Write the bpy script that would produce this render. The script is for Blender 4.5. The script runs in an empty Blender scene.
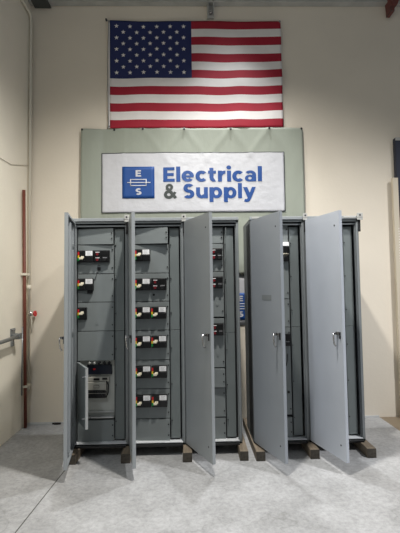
import bpy, bmesh, math, random
from mathutils import Matrix, Vector
random.seed(7)
scene = bpy.context.scene
COL = scene.collection
PI = math.pi

# ------------------------------------------------------------------ materials
def lin(c):
    return tuple(((v/255)/12.92 if v/255 <= .04045 else ((v/255+.055)/1.055)**2.4) for v in c)
def mat(name, rgb, rough=.5, metal=0.0, noise=0.0, nscale=8.0, bump=0.0, bscale=60.0, stretch=None, spec=.5):
    m = bpy.data.materials.new(name); m.use_nodes = True
    nt = m.node_tree; b = nt.nodes['Principled BSDF']
    c = lin(rgb)
    b.inputs['Base Color'].default_value = (*c, 1); b.inputs['Roughness'].default_value = rough
    b.inputs['Metallic'].default_value = metal; b.inputs['Specular IOR Level'].default_value = spec
    tc = nt.nodes.new('ShaderNodeTexCoord')
    src = tc.outputs['Object']
    if stretch:
        mp = nt.nodes.new('ShaderNodeMapping'); mp.inputs['Scale'].default_value = stretch
        nt.links.new(src, mp.inputs['Vector']); src = mp.outputs['Vector']
    if noise:
        n = nt.nodes.new('ShaderNodeTexNoise'); n.inputs['Scale'].default_value = nscale; n.inputs['Detail'].default_value = 6
        nt.links.new(src, n.inputs['Vector'])
        r = nt.nodes.new('ShaderNodeMapRange'); r.inputs['From Min'].default_value = .3; r.inputs['From Max'].default_value = .7
        r.inputs['To Min'].default_value = 1-noise; r.inputs['To Max'].default_value = 1+noise
        nt.links.new(n.outputs['Fac'], r.inputs['Value'])
        v = nt.nodes.new('ShaderNodeVectorMath'); v.operation = 'SCALE'; v.inputs[0].default_value = c
        nt.links.new(r.outputs['Result'], v.inputs['Scale']); nt.links.new(v.outputs['Vector'], b.inputs['Base Color'])
    if bump:
        n2 = nt.nodes.new('ShaderNodeTexNoise'); n2.inputs['Scale'].default_value = bscale; n2.inputs['Detail'].default_value = 4
        nt.links.new(src, n2.inputs['Vector'])
        bp = nt.nodes.new('ShaderNodeBump'); bp.inputs['Strength'].default_value = bump; bp.inputs['Distance'].default_value = .01
        nt.links.new(n2.outputs['Fac'], bp.inputs['Height']); nt.links.new(bp.outputs['Normal'], b.inputs['Normal'])
    return m
M = {}
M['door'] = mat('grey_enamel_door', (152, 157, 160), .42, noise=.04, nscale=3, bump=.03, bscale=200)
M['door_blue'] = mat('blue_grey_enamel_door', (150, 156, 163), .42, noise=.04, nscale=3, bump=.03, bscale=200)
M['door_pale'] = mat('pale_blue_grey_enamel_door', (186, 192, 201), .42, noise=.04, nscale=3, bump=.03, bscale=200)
M['frame'] = mat('grey_enamel_frame', (128, 133, 135), .45, noise=.05, nscale=4)
M['inner'] = mat('grey_enamel_inner', (127, 133, 133), .5, noise=.05, nscale=5)
M['cover'] = mat('grey_enamel_wireway', (112, 119, 119), .5, noise=.06, nscale=4)
M['dark'] = mat('dark_interior_steel', (38, 40, 42), .6)
M['zinc'] = mat('zinc_plate', (190, 192, 192), .35, .3, noise=.06, nscale=10)
M['sill'] = mat('bright_sill', (225, 228, 230), .4)
M['black'] = mat('black_plastic', (14, 14, 15), .35)
M['black2'] = mat('black_phenolic', (26, 26, 28), .5)
M['red'] = mat('red_plastic', (200, 30, 35), .4)
M['redd'] = mat('dark_red_plastic', (120, 24, 34), .4)
M['legend'] = mat('grey_legend', (150, 150, 152), .5)
M['yellow'] = mat('yellow_plastic', (225, 190, 40), .4)
M['green'] = mat('green_plastic', (30, 150, 70), .4)
M['ivory'] = mat('ivory_plastic', (238, 230, 205), .4)
M['label'] = mat('white_label', (250, 250, 250), .5)
M['print'] = mat('label_print', (170, 170, 175), .6)
M['chrome'] = mat('worn_chrome', (190, 190, 190), .25, .9)
M['steel'] = mat('dark_steel_handle', (70, 70, 72), .35, .7)
M['backplate'] = mat('grey_white_backplate', (188, 190, 184), .5, noise=.05)
M['breaker'] = mat('grey_beige_breaker_case', (176, 174, 164), .5)
M['navy'] = mat('navy_breaker', (16, 24, 40), .4)
M['wood'] = mat('sawn_timber', (122, 110, 94), .8, noise=.35, nscale=6, bump=.3, bscale=40, stretch=(6, .6, 6))
M['endwood'] = mat('timber_end_grain', (72, 67, 60), .85, noise=.35, nscale=40, bump=.3, bscale=60)
M['flagw'] = mat('flag_white', (232, 228, 225), .75, noise=.03)
M['flagr'] = mat('flag_red', (160, 22, 46), .75, noise=.05)
M['flagb'] = mat('flag_blue', (32, 42, 92), .75, noise=.05)
M['sage'] = mat('sage_mesh_cloth', (154, 160, 148), .7, noise=.05, nscale=3, bump=.5, bscale=9, stretch=(1.4, 1, .5))
M['vinyl'] = mat('white_vinyl', (202, 203, 208), .5, noise=.02, nscale=5, bump=.7, bscale=11)
M['border'] = mat('thin_grey_border', (70, 74, 80), .6)
M['blue'] = mat('printed_blue', (20, 72, 142), .5, noise=.04)
M['amp'] = mat('printed_grey', (62, 68, 66), .5)
M['rust'] = mat('red_oxide_pipe', (112, 58, 44), .55, noise=.1)
M['rustb'] = mat('red_oxide_steel', (112, 62, 58), .6, noise=.1)
M['pvc'] = mat('cream_painted_pipe', (226, 220, 204), .5)
M['galv'] = mat('galvanised_steel', (140, 144, 146), .35, .6, noise=.1, nscale=20)
M['cord'] = mat('pale_cable', (168, 160, 145), .6)
M['beam'] = mat('primed_grey_steel', (176, 176, 172), .6, noise=.12, nscale=5)
M['beamd'] = mat('dark_joist_steel', (70, 74, 72), .6)
M['ceil'] = mat('ceiling_deck', (150, 150, 146), .8)
M['card'] = mat('cardboard', (178, 128, 78), .85, noise=.06)
M['navyp'] = mat('navy_panel', (20, 28, 48), .5)
M['rackp'] = mat('beige_rack_paint', (204, 194, 174), .5)
M['rackhole'] = mat('rack_hole_rim', (235, 232, 225), .5)
M['paper'] = mat('white_paper', (236, 236, 236), .7)
M['chip'] = mat('dark_debris', (40, 38, 36), .9)
M['base'] = mat('pale_wall_base', (205, 206, 204), .7, noise=.1, nscale=12)

def wall_mat(name, rgb):
    m = mat(name, rgb, .75, noise=.035, nscale=1.4, bump=.12, bscale=30)
    return m
M['wall'] = wall_mat('cream_wall_paint', (229, 220, 204))
M['wall2'] = wall_mat('cream_side_wall_paint', (243, 236, 220))

def floor_mat():
    m = bpy.data.materials.new('worn_concrete'); m.use_nodes = True
    nt = m.node_tree; N = nt.nodes; L = nt.links; b = N['Principled BSDF']
    b.inputs['Roughness'].default_value = .55; b.inputs['Specular IOR Level'].default_value = .4
    tc = N.new('ShaderNodeTexCoord'); sep = N.new('ShaderNodeSeparateXYZ'); L.new(tc.outputs['Object'], sep.inputs[0])
    def noise(s, d=8, rough=.6):
        n = N.new('ShaderNodeTexNoise'); n.inputs['Scale'].default_value = s; n.inputs['Detail'].default_value = d
        n.inputs['Roughness'].default_value = rough; L.new(tc.outputs['Object'], n.inputs['Vector']); return n.outputs['Fac']
    def ramp(f, a, ca, bb, cb):
        r = N.new('ShaderNodeValToRGB'); r.color_ramp.elements[0].position = a; r.color_ramp.elements[1].position = bb
        r.color_ramp.elements[0].color = (*ca, 1); r.color_ramp.elements[1].color = (*cb, 1); L.new(f, r.inputs[0]); return r.outputs[0]
    def mix(f, a, c, mode='MIX'):
        x = N.new('ShaderNodeMix'); x.data_type = 'RGBA'; x.blend_type = mode
        if isinstance(f, float): x.inputs[0].default_value = f
        else: L.new(f, x.inputs[0])
        for s, v in ((6, a), (7, c)):
            if isinstance(v, tuple): x.inputs[s].default_value = (*v, 1)
            else: L.new(v, x.inputs[s])
        return x.outputs[2]
    def math_(op, a, c):
        x = N.new('ShaderNodeMath'); x.operation = op
        for i, v in ((0, a), (1, c)):
            if isinstance(v, (int, float)): x.inputs[i].default_value = v
            else: L.new(v, x.inputs[i])
        return x.outputs[0]
    base = ramp(noise(2.2), .32, lin((150, 150, 149)), .68, lin((180, 180, 180)))
    fine = ramp(noise(26, 10, .75), .36, (.74, .74, .74), .6, (1.04, 1.04, 1.04))
    base = mix(1.0, base, fine, 'MULTIPLY')
    # small pits
    pit = ramp(noise(60, 3), .27, (.6, .59, .56), .33, (1, 1, 1))
    base = mix(1.0, base, pit, 'MULTIPLY')
    # meandering hairline cracks: thin level lines of a warped noise
    cn = noise(.55, 5, .55)
    d = math_('ABSOLUTE', math_('SUBTRACT', cn, .52), 0)
    cr = ramp(d, .0008, (.86, .86, .85), .0022, (1, 1, 1))
    base = mix(1.0, base, cr, 'MULTIPLY')
    # straight saw-cut control joint running from the back wall towards the viewer
    jx = math_('ADD', sep.outputs['X'], math_('MULTIPLY', sep.outputs['Y'], -.046))
    dj = math_('ABSOLUTE', math_('SUBTRACT', jx, .043), 0)
    jm = math_('LESS_THAN', dj, .0045)
    base = mix(jm, base, lin((70, 68, 64)))
    # brown strip of floor at the back right
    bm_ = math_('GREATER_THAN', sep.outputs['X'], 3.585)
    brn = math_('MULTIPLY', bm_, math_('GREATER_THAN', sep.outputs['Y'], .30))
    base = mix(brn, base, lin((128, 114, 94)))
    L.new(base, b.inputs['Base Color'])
    bp = N.new('ShaderNodeBump'); bp.inputs['Strength'].default_value = .25; bp.inputs['Distance'].default_value = .01
    L.new(noise(40, 6), bp.inputs['Height']); L.new(bp.outputs['Normal'], b.inputs['Normal'])
    return m
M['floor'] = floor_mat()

# ------------------------------------------------------------------ mesh helpers
class MB:
    def __init__(s): s.bm = bmesh.new(); s.mats = []
    def mi(s, m):
        if m not in s.mats: s.mats.append(m)
        return s.mats.index(m)
    def _fin(s, verts, m, bevel, mtx):
        fs = set(f for v in verts for f in v.link_faces)
        if bevel:
            es = list(set(e for v in verts for e in v.link_edges))
            r = bmesh.ops.bevel(s.bm, geom=es, offset=bevel, segments=2, affect='EDGES', profile=.5)
            fs = set(r['faces']) | set(f for f in fs if f.is_valid)
            verts = list(set(v for f in fs for v in f.verts))
        i = s.mi(m)
        for f in fs:
            if f.is_valid: f.material_index = i
        if mtx is not None: bmesh.ops.transform(s.bm, matrix=mtx, verts=verts)
        return verts
    def box(s, x0, x1, y0, y1, z0, z1, m='frame', bevel=0, mtx=None):
        v = bmesh.ops.create_cube(s.bm, size=1)['verts']
        for a in v:
            a.co = Vector(((x0+x1)/2+a.co.x*(x1-x0), (y0+y1)/2+a.co.y*(y1-y0), (z0+z1)/2+a.co.z*(z1-z0)))
        s._fin(v, m, bevel, mtx); return s
    def cyl(s, p, q, r, m='frame', r2=None, seg=16, bevel=0):
        p = Vector(p); q = Vector(q); d = q-p
        mt = Matrix.Translation((p+q)/2) @ d.to_track_quat('Z', 'Y').to_matrix().to_4x4()
        v = bmesh.ops.create_cone(s.bm, cap_ends=True, segments=seg, radius1=r, radius2=r if r2 is None else r2, depth=d.length, matrix=mt)['verts']
        i = s.mi(m)
        for f in set(f for a in v for f in a.link_faces): f.material_index = i; f.smooth = len(f.verts) == 4
        return s
    def tube(s, pts, r, m='frame', seg=10):
        pts = [Vector(p) for p in pts]; rings = []; i = s.mi(m)
        for k, p in enumerate(pts):
            t = (pts[min(k+1, len(pts)-1)]-pts[max(k-1, 0)]).normalized()
            u = t.cross(Vector((0, 0, 1)));
            if u.length < .05: u = t.cross(Vector((1, 0, 0)))
            u.normalize(); w = t.cross(u)
            if k and (u.dot(pu) < 0): u = -u; w = -w
            pu = u
            rings.append([s.bm.verts.new(p+(u*math.cos(2*PI*a/seg)+w*math.sin(2*PI*a/seg))*r) for a in range(seg)])
        for a, b in zip(rings, rings[1:]):
            for k in range(seg):
                f = s.bm.faces.new((a[k], a[(k+1) % seg], b[(k+1) % seg], b[k])); f.material_index = i; f.smooth = True
        for rg in (rings[0], rings[-1]):
            f = s.bm.faces.new(rg); f.material_index = i
        return s
    def prism(s, poly, z0, z1, m='frame', axis='Z'):
        i = s.mi(m); mp = {'Z': lambda a, b, c: (a, b, c), 'Y': lambda a, b, c: (a, c, b), 'X': lambda a, b, c: (c, a, b)}[axis]
        lo = [s.bm.verts.new(mp(a, b, z0)) for a, b in poly]; hi = [s.bm.verts.new(mp(a, b, z1)) for a, b in poly]
        fs = [s.bm.faces.new(lo), s.bm.faces.new(hi)]
        n = len(poly)
        for k in range(n): fs.append(s.bm.faces.new((lo[k], lo[(k+1) % n], hi[(k+1) % n], hi[k])))
        for f in fs: f.material_index = i
        return s
    def build(s, name, parent=None, loc=(0, 0, 0), rotz=0):
        bmesh.ops.recalc_face_normals(s.bm, faces=s.bm.faces)
        me = bpy.data.meshes.new(name); s.bm.to_mesh(me); s.bm.free()
        for k in s.mats: me.materials.append(M[k])
        o = bpy.data.objects.new(name, me); COL.objects.link(o)
        if parent: o.parent = parent
        o.location = loc; o.rotation_euler = (0, 0, rotz)
        return o
def inst(o, parent, loc, rotz=0):
    c = o.copy(); COL.objects.link(c); c.parent = parent; c.location = loc; c.rotation_euler = (0, 0, rotz); return c
def thing(name, label, cat, loc=(0, 0, 0), group=None):
    o = bpy.data.objects.new(name, None); COL.objects.link(o); o.location = loc; o.empty_display_size = .1
    o['label'] = label; o['category'] = cat
    if group: o['group'] = group
    return o
def tag(o, label, cat, group=None):
    o['label'] = label; o['category'] = cat
    if group: o['group'] = group
    return o
def struct(o): o['kind'] = 'structure'; return o

# ------------------------------------------------------------------ room
XL, YW, ZC = -.85, .99, 7.6
XR = 6.6; YF = -7.0
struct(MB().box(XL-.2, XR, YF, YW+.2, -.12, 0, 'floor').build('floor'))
struct(MB().box(XL-.2, XR, YW, YW+.2, 0, ZC, 'wall').build('wall_back'))
struct(MB().box(XL-.2, XL, YF, YW, 0, ZC, 'wall2').build('wall_left'))
struct(MB().box(XL-.2, XR, YF, YW+.2, ZC, ZC+.15, 'ceil').build('ceiling'))
# uneven pale base course along the back wall
b = MB()
b.box(XL, 3.58, YW-.006, YW, 0, .022, 'base')
struct(b.build('baseboard_back'))
# grey steel ledger along the top of the back wall
lb = MB()
lb.box(XL, XR, YW-.09, YW, 5.40, 5.435, 'beam', .003)
lb.box(XL, XR, YW-.03, YW, 5.435, 5.56, 'beamd')
lb.box(XL, XR, YW-.10, YW, 5.56, 5.60, 'beam', .003)
struct(lb.build('trim_1'))
# darker joist end in the left corner
tj = MB()
tj.box(-.79, -.66, .86, .985, 5.38, 5.62, 'beamd', .004)
tj.box(-.79, -.58, .84, .985, 5.365, 5.38, 'beamd')
tj.box(-.66, .1, .885, .90, 5.46, 5.50, 'beamd', mtx=None)
tag(tj.build('roof_joist'), 'dark steel joist end at the top left corner of the back wall', 'joist')
# grey strap bracket above the flag
br = MB()
br.box(1.47, 1.56, .96, .99, 5.22, 5.44, 'beam', .003)
br.box(1.475, 1.487, .90, .965, 5.26, 5.44, 'beam'); br.box(1.543, 1.555, .90, .965, 5.26, 5.44, 'beam')
br.cyl((1.515, .95, 5.27), (1.515, .90, 5.27), .018, 'chrome')
tag(br.build('joist_hanger'), 'grey steel hanger bracket on the wall just above the flag', 'bracket')
rb = MB()
rb.prism([(3.83, 5.62), (4.06, 5.62), (3.93, 5.30), (3.86, 5.30)], .80, .97, 'rustb', 'Y')
rb.box(3.80, 4.08, .79, .985, 5.60, 5.66, 'rustb', .004)
rb.box(3.86, 3.91, .84, .975, 5.235, 5.30, 'beamd', .004)
tag(rb.build('roof_truss_end'), 'dark red steel truss end at the top right of the wall', 'truss')

# ------------------------------------------------------------------ wall pipes (left corner)
t = thing('riser_pipe', 'tall cream painted pipe running up the left room corner', 'pipe', (-.822, .945, 0))
b = MB(); b.tube([(0, 0, .45), (0, 0, 5.15), (0, -.02, 5.215), (0, -.07, 5.24), (0, -1.8, 5.24)], .019, 'pvc', 14)
b.build('pipe_run', t)
for z in (1.70, .45): MB().cyl((0, 0, z-.03), (0, 0, z+.03), .027, 'pvc').build('coupling', t)
t = thing('drain_pipe', 'reddish brown pipe standing in the left room corner beside the cream pipe', 'pipe', (-.815, .865, 0))
MB().tube([(0, 0, 0), (-.002, -.05, 1.4), (0, -.115, 2.89)], .019, 'rust', 12).build('pipe_run', t)
for z in (1.86, .50):
    y = -.115*z/2.89
    MB().box(-.033, .03, y-.026, y+.10, z-.014, z+.014, 'pvc', .003).build('clamp', t)
t = thing('shutoff_valve', 'small pipe valve with a red wheel handle in the left corner', 'valve', (-.79, .93, 1.37))
b = MB(); b.tube([(-.03, 0, 0), (.03, 0, 0)], .016, 'pvc'); b.tube([(.01, 0, 0), (.012, -.005, -.05), (.012, -.005, -.24)], .011, 'pvc')
b.cyl((.0, 0, -.02), (.0, 0, .03), .022, 'chrome'); b.build('valve_body', t)
b = MB(); b.cyl((.03, -.005, .003), (.052, -.008, .004), .006, 'galv')
b.cyl((.050, -.008, .004), (.064, -.010, .005), .034, 'red', seg=20)
for a in range(6):
    b.cyl((.052, -.008+.028*math.cos(a*PI/3), .004+.028*math.sin(a*PI/3)), (.066, -.01+.028*math.cos(a*PI/3), .004+.028*math.sin(a*PI/3)), .011, 'red', seg=10)
b.build('wheel_handle', t)['label'] = 'red wheel handle'
t = thing('wall_handrail', 'grey steel rail fixed to the left wall by a bracket', 'handrail', (-.85, .5, 1.14))
MB().tube([(.085, .03, .0), (.085, -1.2, -.03)], .021, 'galv', 14).build('rail', t)
b = MB(); b.box(0, .012, .0, .11, .0, .09, 'galv', .003); b.box(0, .10, .02, .05, .005, .03, 'galv', .003)
b.box(.04, .11, .0, .06, -.03, .035, 'galv', .004)
b.cyl((.012, .025, .07), (.022, .025, .07), .008, 'chrome'); b.cyl((.012, .085, .07), (.022, .085, .07), .008, 'chrome')
b.cyl((.012, .085, .02), (.022, .085, .02), .008, 'chrome'); b.build('bracket', t)
MB().box(.0, .03, .01, .05, -.11, -.02, 'galv', .003).build('bracket_foot', t)
b = MB(); b.tube([(-.842, .82, 1.22), (-.842, .815, .4)], .007, 'galv', 8)
tag(b.build('conduit'), 'thin grey conduit on the left wall beside the brown pipe', 'conduit')
b = MB(); b.tube([(-.843, -.35, 3.30), (-.843, -.1, 3.17), (-.843, .187, 3.105), (-.843, .477, 3.12), (-.843, .80, 3.215), (-.835, .92, 3.25)], .003, 'cord', 8)
tag(b.build('wall_cable'), 'thin grey cable sagging across the upper left wall', 'cable')

# ------------------------------------------------------------------ cloth helpers
def grid_cloth(b, x0, x1, z0, z1, nx, nz, fn, off, m, mfn=None, zfn=None):
    vs = []
    for j in range(nz+1):
        row = []
        for i in range(nx+1):
            x = x0+(x1-x0)*i/nx; z = z0+(z1-z0)*j/nz
            zz = z+(zfn(x, z) if zfn else 0)
            row.append(b.bm.verts.new((x, fn(x, z)+off, zz)))
        vs.append(row)
    for j in range(nz):
        for i in range(nx):
            f = b.bm.faces.new((vs[j][i], vs[j][i+1], vs[j+1][i+1], vs[j+1][i])); f.smooth = True
            f.material_index = b.mi(mfn(i, j) if mfn else m)
def solidify(o, th=.003):
    md = o.modifiers.new('thickness', 'SOLIDIFY'); md.thickness = th; md.offset = 0
def poly_on(b, pts, fn, off, m, dz=lambda x, z: 0):
    vs = [b.bm.verts.new((x, fn(x, z)+off, z+dz(x, z))) for x, z in pts]
    f = b.bm.faces.new(vs); f.material_index = b.mi(m); return f

# ------------------------------------------------------------------ flag
FX0, FX1, FZ0, FZ1 = .192, 2.440, 3.742, 5.183
def ffn(x, z):
    u = (x-FX0)/(FX1-FX0); v = (FZ1-z)/(FZ1-FZ0)
    return YW-.035 + .009*math.sin(u*9+v*3) + .006*math.sin(v*16+u*2.3)*(.3+u) + .004*math.sin(u*31)*v
def fz(x, z):
    u = (x-FX0)/(FX1-FX0); v = (FZ1-z)/(FZ1-FZ0)
    return -.010*math.sin(PI*u)*(1-v) - .006*abs(math.sin(u*PI*4))*(v) + .002*math.sin(u*23+v*5)
SH = (FZ1-FZ0)/13; CX = FX0+(FX1-FX0)*.468
t = thing('american_flag', 'large United States flag hanging high on the back wall above the banner', 'flag', (0, 0, 0))
b = MB()
# stripes (bottom stripe is red, index 0)
nxs = 78
def fm(i, j):
    s = j//4; xx = FX0+(FX1-FX0)*(i+.5)/nxs
    if s >= 6 and xx < CX: return 'flagb'
    return 'flagr' if s % 2 == 0 else 'flagw'
grid_cloth(b, FX0, FX1, FZ0, FZ1, nxs, 52, ffn, 0, None, fm, fz)
cloth = b.build('flag_cloth', t); solidify(cloth, .002)
b = MB()
cw, chh = CX-FX0, SH*7
for r in range(9):
    n = 6 if r % 2 == 0 else 5
    for k in range(n):
        cx = FX0+cw*((2*k+1) if n == 6 else (2*k+2))/12; cz = FZ1-chh*(r+1)/10
        pts = []
        for a in range(10):
            rr = .031 if a % 2 == 0 else .0125; an = PI/2+a*PI/5
            pts.append((cx+rr*math.cos(an), cz+rr*math.sin(an)))
        ctr = b.bm.verts.new((cx, ffn(cx, cz)-.006, cz+fz(cx, cz)))
        ring = [b.bm.verts.new((x, ffn(cx, cz)-.006, z+fz(cx, cz))) for x, z in pts]
        for a in range(10):
            f = b.bm.faces.new((ctr, ring[a], ring[(a+1) % 10])); f.material_index = b.mi('flagw')
s = b.build('stars', t); solidify(s, .0015); s['label'] = 'fifty white stars on the blue canton'
b = MB(); grid_cloth(b, FX0-.022, FX0, FZ0, FZ1, 1, 26, ffn, 0, 'flagw', None, fz); h = b.build('header_band', t); solidify(h, .004)
for x, z in ((FX0-.012, FZ1-.02), (FX0-.012, FZ0+.02), (FX1-.01, FZ1-.01)):
    MB().cyl((x, ffn(x, z)-.008, z), (x, ffn(x, z)+.006, z), .012, 'chrome').build('grommet', t)
b = MB(); b.tube([(FX0-.05, YW-.02, FZ1+.02), (FX0-.014, YW-.047, FZ1-.02), (FX0-.028, YW-.047, FZ1-.7), (FX0-.014, YW-.047, FZ0+.02), (FX0-.05, YW-.02, FZ0-.04)], .004, 'galv', 6)
b.build('tie_cord', t)
MB().cyl((FX0-.05, YW, FZ1+.02), (FX0-.05, YW-.03, FZ1+.02), .012, 'steel').build('hook', t)

# ------------------------------------------------------------------ banners
def bfn(x, z):
    d = .010*math.sin(x*11+.6*math.sin(z*3)) * (1 if x < .4 else .35) + .006*math.sin(x*4.2+z*2.1)
    d += .008*math.exp(-((x-.09-.02*math.sin(z*4))/.03)**2)
    # pinned folds hanging from the eyelets along the top
    for px in (.62, 1.15, 1.75, 2.25):
        k = (3.735-z)
        for s in (-1, 1):
            d -= .010*math.exp(-((x-px-s*k*.75)/.045)**2)*math.exp(-k*2.2)
    return YW-.045 + d
def bz(x, z):
    k = max(0, (z-3.3)/.43)
    return -.007*k*abs(math.sin((x+.17)*PI/.53))
t = thing('sage_backing_sheet', 'sage green fabric sheet pinned to the wall behind the white company banner', 'fabric sheet')
b = MB(); grid_cloth(b, -.175, 2.69, 1.84, 3.735, 110, 70, bfn, 0, 'sage', None, bz)
o = b.build('fabric', t); solidify(o, .003)
for x in (-.16, .25, .62, 1.15, 1.75, 2.25, 2.675):
    MB().cyl((x, bfn(x, 3.72)-.010, 3.718), (x, YW-.005, 3.718), .013, 'steel').build('eyelet', t)

# heavy geometric capitals and lower case, drawn in units of the capital height
def _bar(x0, x1, z0, z1): return [[(x0, z0), (x1, z0), (x1, z1), (x0, z1)]]
def _ring(cx, cz, rx, rz, a0, a1, tx=.27, tz=.22, n=26):
    out = []
    for k in range(n):
        a = math.radians(a0+(a1-a0)*k/n); c = math.radians(a0+(a1-a0)*(k+1)/n)
        out.append([(cx+rx*math.cos(a), cz+rz*math.sin(a)), (cx+rx*math.cos(c), cz+rz*math.sin(c)),
                    (cx+(rx-tx)*math.cos(c), cz+(rz-tz)*math.sin(c)), (cx+(rx-tx)*math.cos(a), cz+(rz-tz)*math.sin(a))])
    return out
XH = .76
GLYPH = {
 'E': (.76, _bar(0, .28, 0, 1)+_bar(.25, .76, 0, .21)+_bar(.25, .70, .40, .60)+_bar(.25, .75, .79, 1)),
 'l': (.25, _bar(0, .275, 0, 1.05)),
 'i': (.25, _bar(0, .275, 0, XH)+[[(.125+.16*math.cos(k*PI/8), .99+.14*math.sin(k*PI/8)) for k in range(16)]]),
 'e': (.82, _ring(.41, .38, .41, .39, 0, 322, .275, .21)+_bar(.16, .80, .30, .44)),
 'c': (.74, _ring(.41, .38, .41, .39, 42, 318, .28, .21)),
 't': (.55, _bar(.09, .36, .26, .96)+_bar(0, .53, .56, XH)+_ring(.40, .28, .30, .29, 180, 292, .275, .21)),
 'r': (.51, _bar(0, .275, 0, XH)+_ring(.50, .30, .48, .47, 88, 160, .25, .22)),
 'a': (.76, _bar(.48, .75, 0, .46)+_ring(.36, .44, .39, .33, 0, 142, .25, .19)+_ring(.33, .23, .33, .24, 0, 360, .21, .14)),
 'u': (.80, _bar(0, .275, .33, XH)+_bar(.53, .80, 0, XH)+_ring(.38, .36, .38, .37, 180, 330, .275, .22)),
 'p': (.87, _bar(0, .275, -.27, XH)+_ring(.47, .38, .40, .39, 0, 360, .265, .21)),
 'y': (.86, [[(0, XH), (.28, XH), (.53, .17), (.42, -.02), (.30, .0)], [(.60, XH), (.86, XH), (.50, -.10), (.28, -.02)], [(.50, -.10), (.40, -.24), (.22, -.28), (.05, -.23), (.12, -.05), (.22, -.08), (.28, -.02)]]),
 'S': (.78, _ring(.40, .70, .37, .31, 38, 262, .285, .215)+_ring(.38, .30, .39, .31, 90, -142, .285, .215)+[[(.32, .39), (.45, .40), (.42, .61), (.30, .60)]]),
 '&': (.98, _ring(.42, .77, .28, .24, 0, 360, .20, .16)+_ring(.38, .27, .38, .29, 0, 360, .24, .19)+[[(.14, .66), (.36, .74), (.98, .08), (.80, -.04)], [(.62, .20), (.72, .08), (.94, .40), (.76, .48)]]),
}
def add_text(b, txt, x0, x1, zbase, cap, y_fn, off, m, gap=.10):
    """lay heavy lettering on a cloth: baseline zbase, capital height cap, spanning x0..x1"""
    tot = sum(GLYPH[c][0] for c in txt)+gap*(len(txt)-1); sx = (x1-x0)/tot; pen = 0; i = b.mi(m)
    for q, c in enumerate(txt):
        w, polys = GLYPH[c]
        for g, poly in enumerate(polys):
            vs = []
            for px, pz in poly:
                x = x0+(pen+px)*sx; z = zbase+pz*cap
                vs.append(b.bm.verts.new((x, y_fn(x, z)+off-(.0002 if len(poly) == 4 and g % 2 else 0), z)))
            f = b.bm.faces.new(vs); f.material_index = i
        pen += w+gap

def panel_rect(b, x0, x1, z0, z1, fn, off, m, nx=6, nz=6):
    grid_cloth(b, x0, x1, z0, z1, nx, nz, fn, off, m)
def emblem(parent, cx, cz, s, fn, off):
    b = MB(); panel_rect(b, cx-s/2, cx+s/2, cz-s/2, cz+s/2, fn, off, 'blue', 10, 10)
    o = b.build('emblem_square', parent); solidify(o, .001); o['label'] = 'blue square emblem with white E, S and fuse symbol'
    b = MB(); k = s/.41; o2 = off-.003
    def bar(x0, x1, z0, z1): panel_rect(b, cx+x0*k, cx+x1*k, cz+z0*k, cz+z1*k, fn, o2, 'vinyl', 4, 1)
    bar(-.105, .105, .033, .045); bar(-.105, .105, -.045, -.033); bar(-.105, -.093, -.045, .045); bar(.093, .105, -.045, .045)
    bar(-.155, .155, -.006, .006)
    add_text(b, 'E', cx-.034*k, cx+.036*k, cz+.077*k, .083*k, fn, o2, 'vinyl')
    add_text(b, 'S', cx-.038*k, cx+.040*k, cz-.158*k, .083*k, fn, o2, 'vinyl')
    q = b.build('emblem_marks', parent); solidify(q, .001)
t = thing('company_banner', 'white banner with blue Electrical & Supply lettering below the flag', 'banner')
b = MB(); panel_rect(b, .09, 2.436, 2.635, 3.408, bfn, -.010, 'vinyl', 90, 30); o = b.build('banner_sheet', t); solidify(o, .002)
b = MB()
for r in ((.088, 2.438, 3.402, 3.410), (.088, 2.438, 2.633, 2.641)): panel_rect(b, *r, bfn, -.013, 'border', 90, 1)
for r in ((.086, .094, 2.633, 3.410), (2.430, 2.440, 2.633, 3.410)): panel_rect(b, *r, bfn, -.013, 'border', 1, 30)
o = b.build('banner_border', t); solidify(o, .001)
emblem(t, .558, 3.021, .410, bfn, -.015)
b = MB(); add_text(b, 'Electrical', .876, 2.139, 3.026, .187, bfn, -.015, 'blue')
add_text(b, 'Supply', 1.126, 2.062, 2.811, .187, bfn, -.015, 'blue')
o = b.build('blue_lettering', t); solidify(o, .001)
b = MB(); add_text(b, '&', .881, 1.050, 2.811, .187, bfn, -.015, 'amp'); o = b.build('ampersand', t); solidify(o, .001); o['label'] = 'grey ampersand'

def lfn(x, z): return YW-.012+.004*math.sin(x*7)
t = thing('lower_banner', 'second white banner with a blue emblem, seen in the gap between the cabinet groups', 'banner')
b = MB(); panel_rect(b, 1.35, 2.45, 1.185, 1.835, lfn, 0, 'vinyl', 24, 8); o = b.build('banner_sheet', t); solidify(o, .002)
for x in (1.37, 1.9, 2.43):
    MB().cyl((x, YW-.018, 1.818), (x, YW-.001, 1.818), .011, 'steel').build('eyelet', t)
emblem(t, 1.845, 1.425, .345, lfn, -.006)

# ------------------------------------------------------------------ timber bearers
BZ = .089
def timber(x0, y0, y1, label, rz=0, w=.089):
    b = MB(); b.box(-w/2, w/2, 0, y1-y0, 0, BZ, 'wood', .003)
    for f in b.bm.faces:
        if f.calc_center_median().y < .004: f.material_index = b.mi('endwood')
    o = b.build('timber_block', None, (x0+w/2, y0, .0005), rz)
    tag(o, label, 'timber block', 'timber blocks under the cabinets'); return o
timber(.005, -.20, .72, 'timber block under the leftmost cabinet, at the far left end of the row')
timber(.525, -.20, .72, 'timber block behind the second open door from the left')
timber(1.118, -.205, .72, 'timber block under the join left of the third open door')
timber(1.668, -.20, .72, 'timber block under the right end of the three-cabinet group', -.01, .082)
timber(1.822, -.215, .80, 'timber block under the left end of the two-cabinet group, reaching back to the wall')
timber(2.352, -.195, .72, 'timber block between the fourth and fifth open doors')
timber(2.905, -.20, .72, 'rightmost timber block, jutting out below the last cabinet')
b = MB(); b.prism([(-.05, .0), (-.018, .0), (-.03, .12)], -.235, -.231, 'paper', 'Y')
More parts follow.
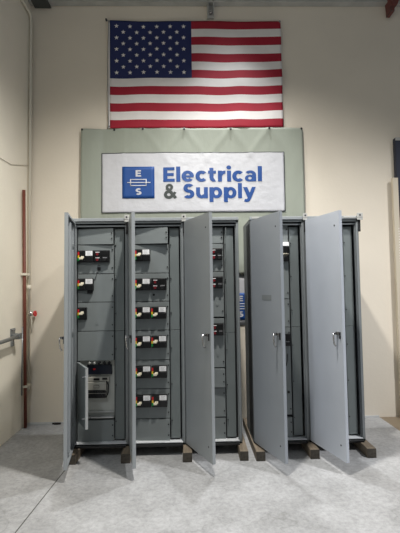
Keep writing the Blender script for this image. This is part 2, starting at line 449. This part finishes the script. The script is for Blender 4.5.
tag(b.build('paper_scrap', None, (.03, 0, .001)), 'torn white paper standing at the foot of the leftmost open door', 'paper')

# ------------------------------------------------------------------ control centre cabinets
W, H, D = .5723, 2.286, .51
REC = .07
def make_disconnect(parent, loc, small=False, down=False):
    w = .088 if small else .157
    b = MB(); b.box(0, w, -.034, 0, 0, .125, 'black', .004)
    b.box(.004, .072, -.046, -.034, .012, .118, 'black2', .003)
    if not small: b.box(.082, w-.002, -.050, -.034, .004, .062, 'black2', .004)
    b.box(.001, .018, -.0485, -.046, .075, .108, 'red'); b.box(.001, .018, -.0485, -.046, .047, .074, 'yellow'); b.box(.001, .018, -.0485, -.046, .018, .046, 'green')
    o = b.build('disconnect_switch', parent, loc)
    z = .028 if not down else .05
    h = MB(); h.box(.018, .056, -.064, -.046, z, z+.024, 'ivory', .005); h.box(.034, .066, -.058, -.046, z+.012, z+.036, 'ivory', .004)
    h.build('switch_handle', parent, loc)
    if not small:
        n = MB(); n.box(.078, .150, -.0365, -.034, .070, .120, 'label')
        for k in range(3): n.box(.092, .136-.01*(k % 2), -.0372, -.0365, .081+k*.013, .0835+k*.013, 'print')
        n.build('nameplate', parent, loc)
    return o
def make_station(parent, loc, w=.15):
    b = MB(); b.box(0, w, -.034, 0, 0, .125, 'black', .004)
    for i in (0, 1):
        for j in (0, 1): b.box(w*(.06+.47*i), w*(.47+.47*i), -.040, -.034, .008+.058*j, .060+.058*j, 'black2', .003)
    b.build('pushbutton_station', parent, loc)
    for j in (0, 1):
        z = .026+.058*j
        b = MB(); b.cyl((w*.26, -.040, z), (w*.26, -.050, z), .013, 'redd'); b.build('push_button', parent, loc)['label'] = 'red push button'
        b = MB(); b.box(w*.14, w*.40, -.043, -.040, z+.017, z+.023, 'label'); b.build('button_legend', parent, loc)
    b = MB(); b.cyl((w*.73, -.040, .026), (w*.73, -.050, .026), .014, 'black2'); b.box(w*.60, w*.88, -.043, -.040, .043, .050, 'legend'); b.build('selector_knob', parent, loc)

def unit_door(parent, x0, x1, z0, z1, ajar=0, holes=True, m='inner', name='unit_door'):
    """flat bucket door hinged on its left edge"""
    w = x1-x0; h = z1-z0
    b = MB(); b.box(0, w, -.014, 0, 0, h, m, .002)
    b.box(.004, w-.004, 0, .018, 0, h, m)
    for z in (.06, h-.05):
        b.cyl((w-.014, -.014, z), (w-.014, -.021, z), .007, 'steel', seg=10)
        b.box(w-.016, w-.012, -.023, -.021, z-.006, z+.006, 'black')
    return b.build(name, parent, (x0, REC, z0), -math.radians(ajar))

def cabinet_body(t, cover_split=(1.235,), top_lug=True, lip=True):
    # shell: side panels, rear panel, roof, front posts, header and sill
    b = MB()
    b.box(.001, .005, .0, D, 0, H, 'frame'); b.box(W-.005, W-.001, .0, D, 0, H, 'frame')
    b.box(.001, W-.001, D-.004, D, 0, H, 'frame'); b.box(.001, W-.001, 0, D, H-.004, H, 'frame')
    b.box(.001, .026, 0, .02, 0, H, 'frame', .002); b.box(W-.026, W-.001, 0, .02, 0, H, 'frame', .002)
    b.box(.001, W-.001, 0, .02, H-.030, H, 'frame', .002)
    b.box(.001, W-.001, 0, .03, 0, .018, 'black')
    b.box(.03, W-.03, -.044, 0, .0008, .016, 'black')  # added black lip, stands in for shade below the front edge
    b.build('enclosure', t)
    b = MB(); b.box(.001, W-.001, -.016, .01, H-.008, H+.024, 'door', .003); b.build('top_channel', t)
    b = MB(); b.box(.026, W-.026, .018, .03, H-.062, H-.046, 'frame', .002)
    b.box(.026, .036, .02, .04, .03, H-.046, 'frame'); b.box(W-.036, W-.026, .02, .04, .03, H-.046, 'frame')
    b.build('inner_frame', t)
    b = MB(); b.box(.026, W-.026, .0, .10, .020, .029, 'sill', .002); b.build('bottom_sill', t)
    # dark back of the unit space
    b = MB(); b.box(.03, W-.03, REC+.06, REC+.066, .03, H-.03, 'dark'); b.box(.414, .422, REC+.004, REC+.06, .03, H-.06, 'dark')
    b.build('mounting_structure', t)
    # wireway cover at the right
    zs = [.045]+[z-BZ for z in cover_split]+[H-.075]
    for a, c in zip(zs, zs[1:]):
        b = MB(); b.box(.424, .520, REC-.012, REC, a+.002, c-.002, 'cover', .003)
        b.box(.424, .428, REC-.02, REC, a+.002, c-.002, 'cover')
        n = max(2, int((c-a)/.3))
        for k in range(n): 
            z = a+(k+.5)*(c-a)/n; b.cyl((.434, REC-.013, z), (.434, REC-.026, z), .006, 'steel', seg=8)
        b.build('wireway_cover', t)

def outer_door(t, ang, plate=False, dm='door'):
    dw, dz0, dz1 = W-.018, .020, H-.018
    b = MB()
    b.box(0, dw, -.003, 0, dz0, dz1, dm)
    # folded edges of the pan door
    b.box(0, .003, 0, .026, dz0, dz1, dm); b.box(dw-.0035, dw, -.002, .028, dz0, dz1, dm, .001)
    b.box(0, dw, 0, .026, dz0, dz0+.003, dm); b.box(0, dw, 0, .026, dz1-.003, dz1, dm)
    b.box(.003, .02, .024, .027, dz0, dz1, dm); b.box(dw-.02, dw-.001, .024, .028, dz0, dz1, dm)
    b.box(.02, dw-.02, .024, .027, dz0, dz0+.02, dm); b.box(.02, dw-.02, .024, .027, dz1-.02, dz1, dm)
    for z in (dz0+.13, dz1-.13): b.cyl((dw-.07, -.003, z), (dw-.07, -.005, z), .008, 'dark', seg=12)
    d = b.build('cabinet_door', t, (.008, -.020, 0), -math.radians(ang+1.6))
    # vertical stiffener hat on the inside face
    b = MB(); b.box(dw*.5-.03, dw*.5+.03, 0, .018, dz0+.05, dz1-.05, dm, .003); b.build('door_stiffener', d)
    b = MB(); b.box(dw-.085, dw-.045, -.016, -.003, 1.135, 1.165, 'chrome', .004); b.box(dw-.078, dw-.055, -.046, -.016, 1.140, 1.160, 'steel', .003)
    b.tube([(dw-.066, -.046, 1.155), (dw-.066, -.052, 1.13), (dw-.066, -.046, 1.06), (dw-.066, -.030, 1.035)], .0075, 'chrome', 8)
    b.build('door_handle', d)
    b = MB(); b.box(dw-.036, dw-.024, -.014, -.003, 1.10, 1.165, 'steel', .003); b.box(dw-.036, dw-.020, -.022, -.012, 1.14, 1.165, 'steel', .003)
    b.box(dw-.06, dw-.03, .0, .02, 1.06, 1.15, 'steel', .003); b.build('latch', d)
    for z in (.25, 1.14, 2.03):
        b = MB(); b.cyl((0, .004, z-.04), (0, .004, z+.04), .007, 'frame', seg=10); b.build('hinge', d)
    if plate:
        b = MB(); b.box(.21, .385, -.0045, -.003, 1.452, 1.502, 'frame'); b.build('rating_plate', d)
    return d

def lug(t, x, w=.045):
    b = MB(); b.box(x-w/2, x+w/2, -.03, .06, H+.001, H+.010, 'beam', .002); b.box(x-w/2, x+w/2, -.03, -.022, H-.02, H+.052, 'beam', .002)
    b.cyl((x, -.031, H+.03), (x, -.021, H+.03), .010, 'dark', seg=12)
    b.box(x-.010, x+.010, -.012, .004, H-.14, H-.01, 'black2'); b.build('lifting_bracket', t)

LEV = [2.131, 1.827, 1.533, 1.235, .930, .637, .335, .115]   # row boundaries above the floor
GR = 'electrical control cabinets in a row'
BX0, BX1 = .040, .412
def Z(z): return z-BZ
G = .0035
def cab(x, label): return thing('control_cabinet', label, 'electrical cabinet', (x, 0, BZ), GR)

# --- cabinet 1
t = cab(0, 'leftmost grey electrical cabinet, with three switch rows and an open breaker compartment low down')
cabinet_body(t); outer_door(t, 79); lug(t, W-.012)
unit_door(t, BX0, BX1, Z(2.131)+G, H-.075, 3.5, name='blank_panel')
u = unit_door(t, BX0, BX1, Z(1.827)+G, Z(2.131)-G)
make_disconnect(u, (.010, -.014, .115)); make_station(u, (.168, -.014, .115), .165)
b = MB(); b.box(.205, .235, -.03, -.014, .035, .068, 'black', .004); b.tube([(.21, -.03, .075), (.22, -.035, .09), (.236, -.03, .078)], .004, 'steel', 8)
b.tube([(.21, -.02, .04), (.195, -.03, -.02), (.175, -.025, -.075)], .003, 'black', 6); b.build('padlock', u)
u = unit_door(t, BX0, BX1, Z(1.533)+G, Z(1.827)-G); make_disconnect(u, (.010, -.014, .118), down=True)
b = MB(); b.box(.10, .157, -.03, -.014, .085, .118, 'black', .004); b.build('lock_hasp', u)
u = unit_door(t, BX0, BX1, Z(1.235)+G, Z(1.533)-G); make_disconnect(u, (.010, -.014, .118), small=True, down=True)
b = MB(); b.cyl((.2, -.014, .075), (.2, -.018, .075), .014, 'inner', seg=16); b.build('hole_plug', u)
unit_door(t, BX0, BX1, Z(.930)+G, Z(1.235)-G, name='blank_panel')
# open compartment .345 - .925
b = MB(); b.box(.05, .408, REC+.040, REC+.055, Z(.345), Z(.925), 'backplate')
b.box(.05, .408, REC+.0, REC+.055, Z(.345), Z(.352), 'backplate'); b.build('compartment_liner', t)
k = t
b = MB(); b.box(.13, .385, REC+.015, REC+.04, Z(.785), Z(.885), 'navy', .006)
b.box(.19, .215, REC+.010, REC+.016, Z(.835), Z(.85), 'red'); b.build('control_transformer', k)
b = MB()
for i in range(5): b.cyl((.15+i*.05, REC+.0, Z(.90)), (.17+i*.05, REC+.0, Z(.915)), .014, 'backplate' if i in (0, 1) else 'black2', seg=10)
b.build('wire_bundle', k)
b = MB(); b.box(.13, .360, REC+.005, REC+.04, Z(.715), Z(.762), 'breaker', .005); b.box(.13, .330, REC-.002, REC+.04, Z(.615), Z(.712), 'breaker', .006)
b.box(.20, .26, REC-.001, REC+.006, Z(.73), Z(.75), 'black'); b.box(.29, .34, REC-.001, REC+.006, Z(.735), Z(.755), 'black')
b.box(.20, .26, REC-.012, REC-.001, Z(.655), Z(.68), 'black', .003)
b.box(.135, .325, REC-.005, REC-.001, Z(.618), Z(.632), 'black2')
b.build('circuit_breaker', k)
b = MB(); b.box(.135, .325, REC-.0, REC+.04, Z(.60), Z(.612), 'black2')
b.box(.12, .33, REC+.0, REC+.04, Z(.545), Z(.60), 'breaker', .004)
for i in range(3): b.cyl((.16+i*.06, REC+.0, Z(.572)), (.16+i*.06, REC-.008, Z(.572)), .013, 'black', seg=12)
b.tube([(.33, REC+.01, Z(.72)), (.352, REC+.0, Z(.68)), (.35, REC+.0, Z(.60)), (.325, REC+.005, Z(.555))], .006, 'black', 8)
b.build('terminal_block', k)
b = MB(); b.box(.06, .40, REC+.02, REC+.04, Z(.40), Z(.41), 'zinc'); b.box(.055, .405, REC-.02, REC+.04, Z(.352), Z(.366), 'zinc', .002); b.build('compartment_shelf', k)
# its open door
dw = .372; b = MB()
b.box(0, dw, -.003, 0, 0, .575, 'inner'); b.box(dw-.0035, dw, 0, .024, 0, .575, 'zinc'); b.box(0, dw, 0, .02, .572, .575, 'inner'); b.box(0, dw, 0, .02, 0, .003, 'inner')
ud = b.build('compartment_door', t, (.032, REC-.01, Z(.347)), -math.radians(62))
b = MB(); b.box(.05, .15, .0, .012, .42, .52, 'black', .003); b.box(.07, .13, .012, .014, .47, .50, 'label'); b.build('switch_mechanism', ud)
for z in (.10, .49):
    b = MB(); b.cyl((dw-.012, -.03, z), (dw-.012, .055, z), .006, 'chrome', seg=10); b.build('quarter_turn_latch', ud)
unit_door(t, BX0, BX1, Z(.115), Z(.335)-G, name='blank_panel')

# --- cabinet 2
t = cab(W, 'second cabinet from the left, full of black switches with white nameplates')
cabinet_body(t, (1.235,)); outer_door(t, 76.7); lug(t, W+.003)
unit_door(t, BX0, BX1, Z(2.131)+G, H-.075, 8, name='blank_panel')
for i in range(6):
    u = unit_door(t, BX0, BX1, Z(LEV[i+1])+G, Z(LEV[i])-G)
    zz = LEV[i]-LEV[i+1]-.052-.125-.005
    if i == 0:
        make_disconnect(u, (.025, -.014, zz), down=True)
    elif i == 1:
        make_disconnect(u, (.025, -.014, zz)); make_station(u, (.192, -.014, zz), .157)
        b = MB(); b.cyl((.215, -.012, .065), (.215, -.016, .065), .012, 'black', seg=14); b.build('open_hole', u)
    else:
        make_disconnect(u, (.025, -.014, zz)); make_disconnect(u, (.190, -.014, zz), down=(i == 3))
unit_door(t, BX0, BX1, Z(.115), Z(.335)-G, 2.5, name='blank_panel')

# --- cabinet 3
t = cab(2*W, 'middle cabinet with three red push button stations, half hidden by its open door')
cabinet_body(t, (1.20,)); outer_door(t, 63); lug(t, W-.5723+.006, .04) if False else None
unit_door(t, BX0, BX1, Z(2.131)+G, H-.075, name='blank_panel')
for i, (a, c) in enumerate(((2.131, 1.835), (1.835, 1.360), (1.350, .840), (.835, .640), (.635, .338), (.332, .115))):
    u = unit_door(t, BX0, BX1, Z(c)+G, Z(a)-G, 5 if i == 3 else 0, name='unit_door' if i < 3 else 'blank_panel')
    if i < 3: 
        zz = a-c-.18; make_disconnect(u, (.06, -.014, zz)); make_station(u, (.238, -.014, zz), .125)
        b = MB(); b.cyl((.30, -.014, .13), (.30, -.019, .13), .014, 'inner', seg=16); b.build('hole_plug', u)
        if i: 
            b = MB(); b.box(.243, .262, -.03, -.014, .17 if i == 1 else .20, .215 if i == 1 else .245, 'black', .003); b.build('reset_button', u)
b = MB(); b.box(.436, .444, REC-.05, REC-.01, Z(1.20), H-.08, 'cover', .002); b.box(.444, .50, REC-.014, REC-.012, Z(1.2), H-.08, 'cover'); b.build('wireway_flange', t)

# --- cabinet 4
X2 = 1.8327
t = cab(X2, 'fourth cabinet, first of the right pair, with one tall unit behind a dull grey door')
cabinet_body(t, (1.246,)); outer_door(t, 68.6, plate=True, dm='door_blue'); lug(t, W+.006); 
b = MB(); b.box(.02, .10, -.02, .05, H+.001, H+.022, 'beam', .003); b.build('lifting_bracket', t)
b = MB(); b.box(-.0005, .001, .022, .25, .04, H-.04, 'dark'); b.box(-.003, .001, .25, .262, 0, H, 'frame'); b.build('side_shade_panel', t)['label'] = 'thin dark panel standing for shade inside the open cabinet side'  # dark sheet over the side, painting the shade of an open frame
u = unit_door(t, BX0, BX1, Z(1.539)+G, H-.05)
b = MB(); b.box(.30, .372, -.055, -.014, .55, .592, 'label', .004); b.build('unit_hood', u)
b = MB(); b.box(.305, .368, -.05, -.014, .39, .55, 'black', .004); b.box(.31, .36, -.062, -.05, .455, .475, 'ivory', .004)
b.box(.312, .352, -.06, -.05, .40, .44, 'black2', .005); b.build('breaker_operator', u)
u = unit_door(t, BX0, BX1, Z(1.246)+G, Z(1.539)-G)
u = unit_door(t, BX0, BX1, Z(.345)+G, Z(1.246)-G); make_station(u, (.235, -.014, .705), .135)
b = MB(); b.cyl((.34, -.014, .23), (.34, -.022, .23), .013, 'black', seg=14); b.build('reset_button', u)
b = MB(); b.tube([(.34, -.014, .62), (.335, -.03, .56), (.32, -.02, .50)], .004, 'steel', 8); b.build('latch_wire', u)
unit_door(t, BX0, BX1, Z(.115), Z(.325)-G, name='blank_panel')

# --- cabinet 5
t = cab(X2+W, 'rightmost grey electrical cabinet, its pale open door swung towards the viewer')
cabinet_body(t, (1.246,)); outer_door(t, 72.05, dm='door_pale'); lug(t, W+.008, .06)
b = MB(); b.box(W-.16, W-.03, -.02, .05, H+.001, H+.020, 'beam', .003); b.build('lifting_bracket', t)
unit_door(t, BX0, BX1, Z(1.9)+G, H-.075, 3, name='blank_panel')
for a, c in ((1.9, 1.246), (1.246, .56), (.56, .115)):
    u = unit_door(t, BX0, BX1, Z(c)+G, Z(a)-G)
    b = MB(); b.tube([(.355, -.014, .20), (.350, -.04, .17), (.352, -.03, .12)], .005, 'steel', 8); b.box(.345, .37, -.03, -.014, .08, .11, 'black', .003); b.build('panel_latch', u)

# ------------------------------------------------------------------ storage rack at the right edge of the frame
t = thing('storage_rack', 'beige perforated storage rack upright at the right edge of the photo', 'rack', (3.825, .895, 0))
for dx in (0, 1.3):
    b = MB(); b.box(dx, dx+.07, 0, .045, 0, 3.05, 'rackp', .002)
    for k in range(14): b.box(dx+.050, dx+.060, -.0015, 0, 1.93+k*.035, 1.943+k*.035, 'rackhole')
    b.build('upright', t)
for z in (.12, 1.44, 1.91):
    b = MB(); b.box(.071, 1.299, .0, .03, z, z+.05, 'rackp', .002); b.box(.071, 1.299, .03, .09, z+.03, z+.05, 'rackp'); b.build('shelf', t)
b = MB(); b.box(0, .42, 0, .075, 0, .40, 'card', .004); b.box(.2, .22, -.001, 0, 0, .40, 'rackp')
tag(b.build('cardboard_box', None, (3.9, .905, 1.4905)), 'brown cardboard box on the rack shelf at the right edge', 'box')
b = MB(); b.box(0, .62, 0, .07, 0, 1.62, 'navyp', .006); b.box(.0, .62, -.006, 0, 1.58, 1.62, 'beam')
tag(b.build('navy_panel', None, (3.885, .905, 1.9605)), 'tall dark navy panel standing on the rack at the right edge', 'panel')

# debris at foot of the wall on the left
for i, (x, w, d) in enumerate(((-.47, .10, .03), (-.33, .05, .02), (-.20, .08, .03), (-.08, .05, .02))):
    b = MB()
    pts = [(w*.5*math.cos(a)*(1+.3*math.sin(3*a+i)), d*.5*math.sin(a)) for a in [2*PI*k/9 for k in range(9)]]
    b.prism(pts, 0, .020+.006*(i % 2), 'chip')
    pos = ('nearest the corner pipes', 'second from the corner', 'third from the corner', 'nearest the leftmost cabinet')[i]
    tag(b.build('debris_clump', None, (x, .96-.01*i, .0005)), 'small dark clump of debris at the left wall foot, '+pos, 'debris', 'debris along the back wall')

# ------------------------------------------------------------------ lights
def spot(name, loc, to, energy, size, blend, rad, col):
    l = bpy.data.lights.new(name, 'SPOT'); l.energy = energy; l.spot_size = math.radians(size); l.spot_blend = blend; l.shadow_soft_size = rad; l.color = col
    o = bpy.data.objects.new(name, l); COL.objects.link(o); o.location = loc
    o.rotation_euler = (Vector(to)-Vector(loc)).to_track_quat('-Z', 'Y').to_euler(); return o
spot('high_bay_or_fill_lamp', (1.48, -1.3, 5.2), (1.48, -.7, 0), 700, 134, 1.0, .07, (1, .965, .91))
spot('wall_side_lamp', (1.75, .3, 6.8), (1.75, -.35, 0), 620, 50, .5, .06, (.96, .98, 1))
spot('high_bay_or_fill_lamp', (4.9, -2.6, 5.4), (4.1, -.9, 0), 1000, 96, 1.0, .15, (.98, .98, 1))  # unseen fill spot, added to brighten the right wall and floor
spot('high_bay_or_fill_lamp', (-.4, -3.4, 5.4), (.2, -1.6, 0), 175, 104, 1.0, .15, (.90, .95, 1))  # unseen cool fill, added for the outer faces of the open doors
spot('high_bay_or_fill_lamp', (3.4, -4.6, 5.4), (-.85, -.4, 1.9), 350, 30, .9, .15, (1, .97, .92))  # narrow unseen fill, added only to lift the left wall
def area(name, loc, to, energy, sx, sy, col):
    l = bpy.data.lights.new(name, 'AREA'); l.shape = 'RECTANGLE'; l.size = sx; l.size_y = sy; l.energy = energy; l.color = col
    o = bpy.data.objects.new(name, l); COL.objects.link(o); o.location = loc
    o.rotation_euler = (Vector(to)-Vector(loc)).to_track_quat('-Z', 'Y').to_euler(); return o
area('warehouse_fill', (2.2, -5.4, 6.6), (1.4, -1, 0), 20, 3, 1.2, (.95, .98, 1))  # broad unseen fill added behind the viewer for soft ambient light
w = bpy.data.worlds.new('warehouse_air'); scene.world = w; w.use_nodes = True
bg = w.node_tree.nodes['Background']; bg.inputs[0].default_value = (.86, .93, 1, 1); bg.inputs[1].default_value = .14

# ------------------------------------------------------------------ camera (fitted)
cam = bpy.data.cameras.new('camera'); co = bpy.data.objects.new('camera', cam); COL.objects.link(co); scene.camera = co
cam.sensor_fit = 'VERTICAL'; cam.sensor_height = 24; cam.lens = 24*400/533; cam.clip_start = .05
R_ = Vector((0.99968652, -0.02123075, -0.0132711)); U_ = Vector((0.01212735, -0.05312246, 0.99851436)); F_ = Vector((0.0219042, 0.99836229, 0.05284833))
m = Matrix((( R_.x, U_.x, -F_.x, 1.2202), (R_.y, U_.y, -F_.y, -4.1302), (R_.z, U_.z, -F_.z, 1.6695), (0, 0, 0, 1)))
co.matrix_world = m
vs = scene.view_settings; vs.view_transform = 'Standard'; vs.look = 'None'; vs.gamma = 1; vs.use_curve_mapping = False; vs.exposure = 0.0
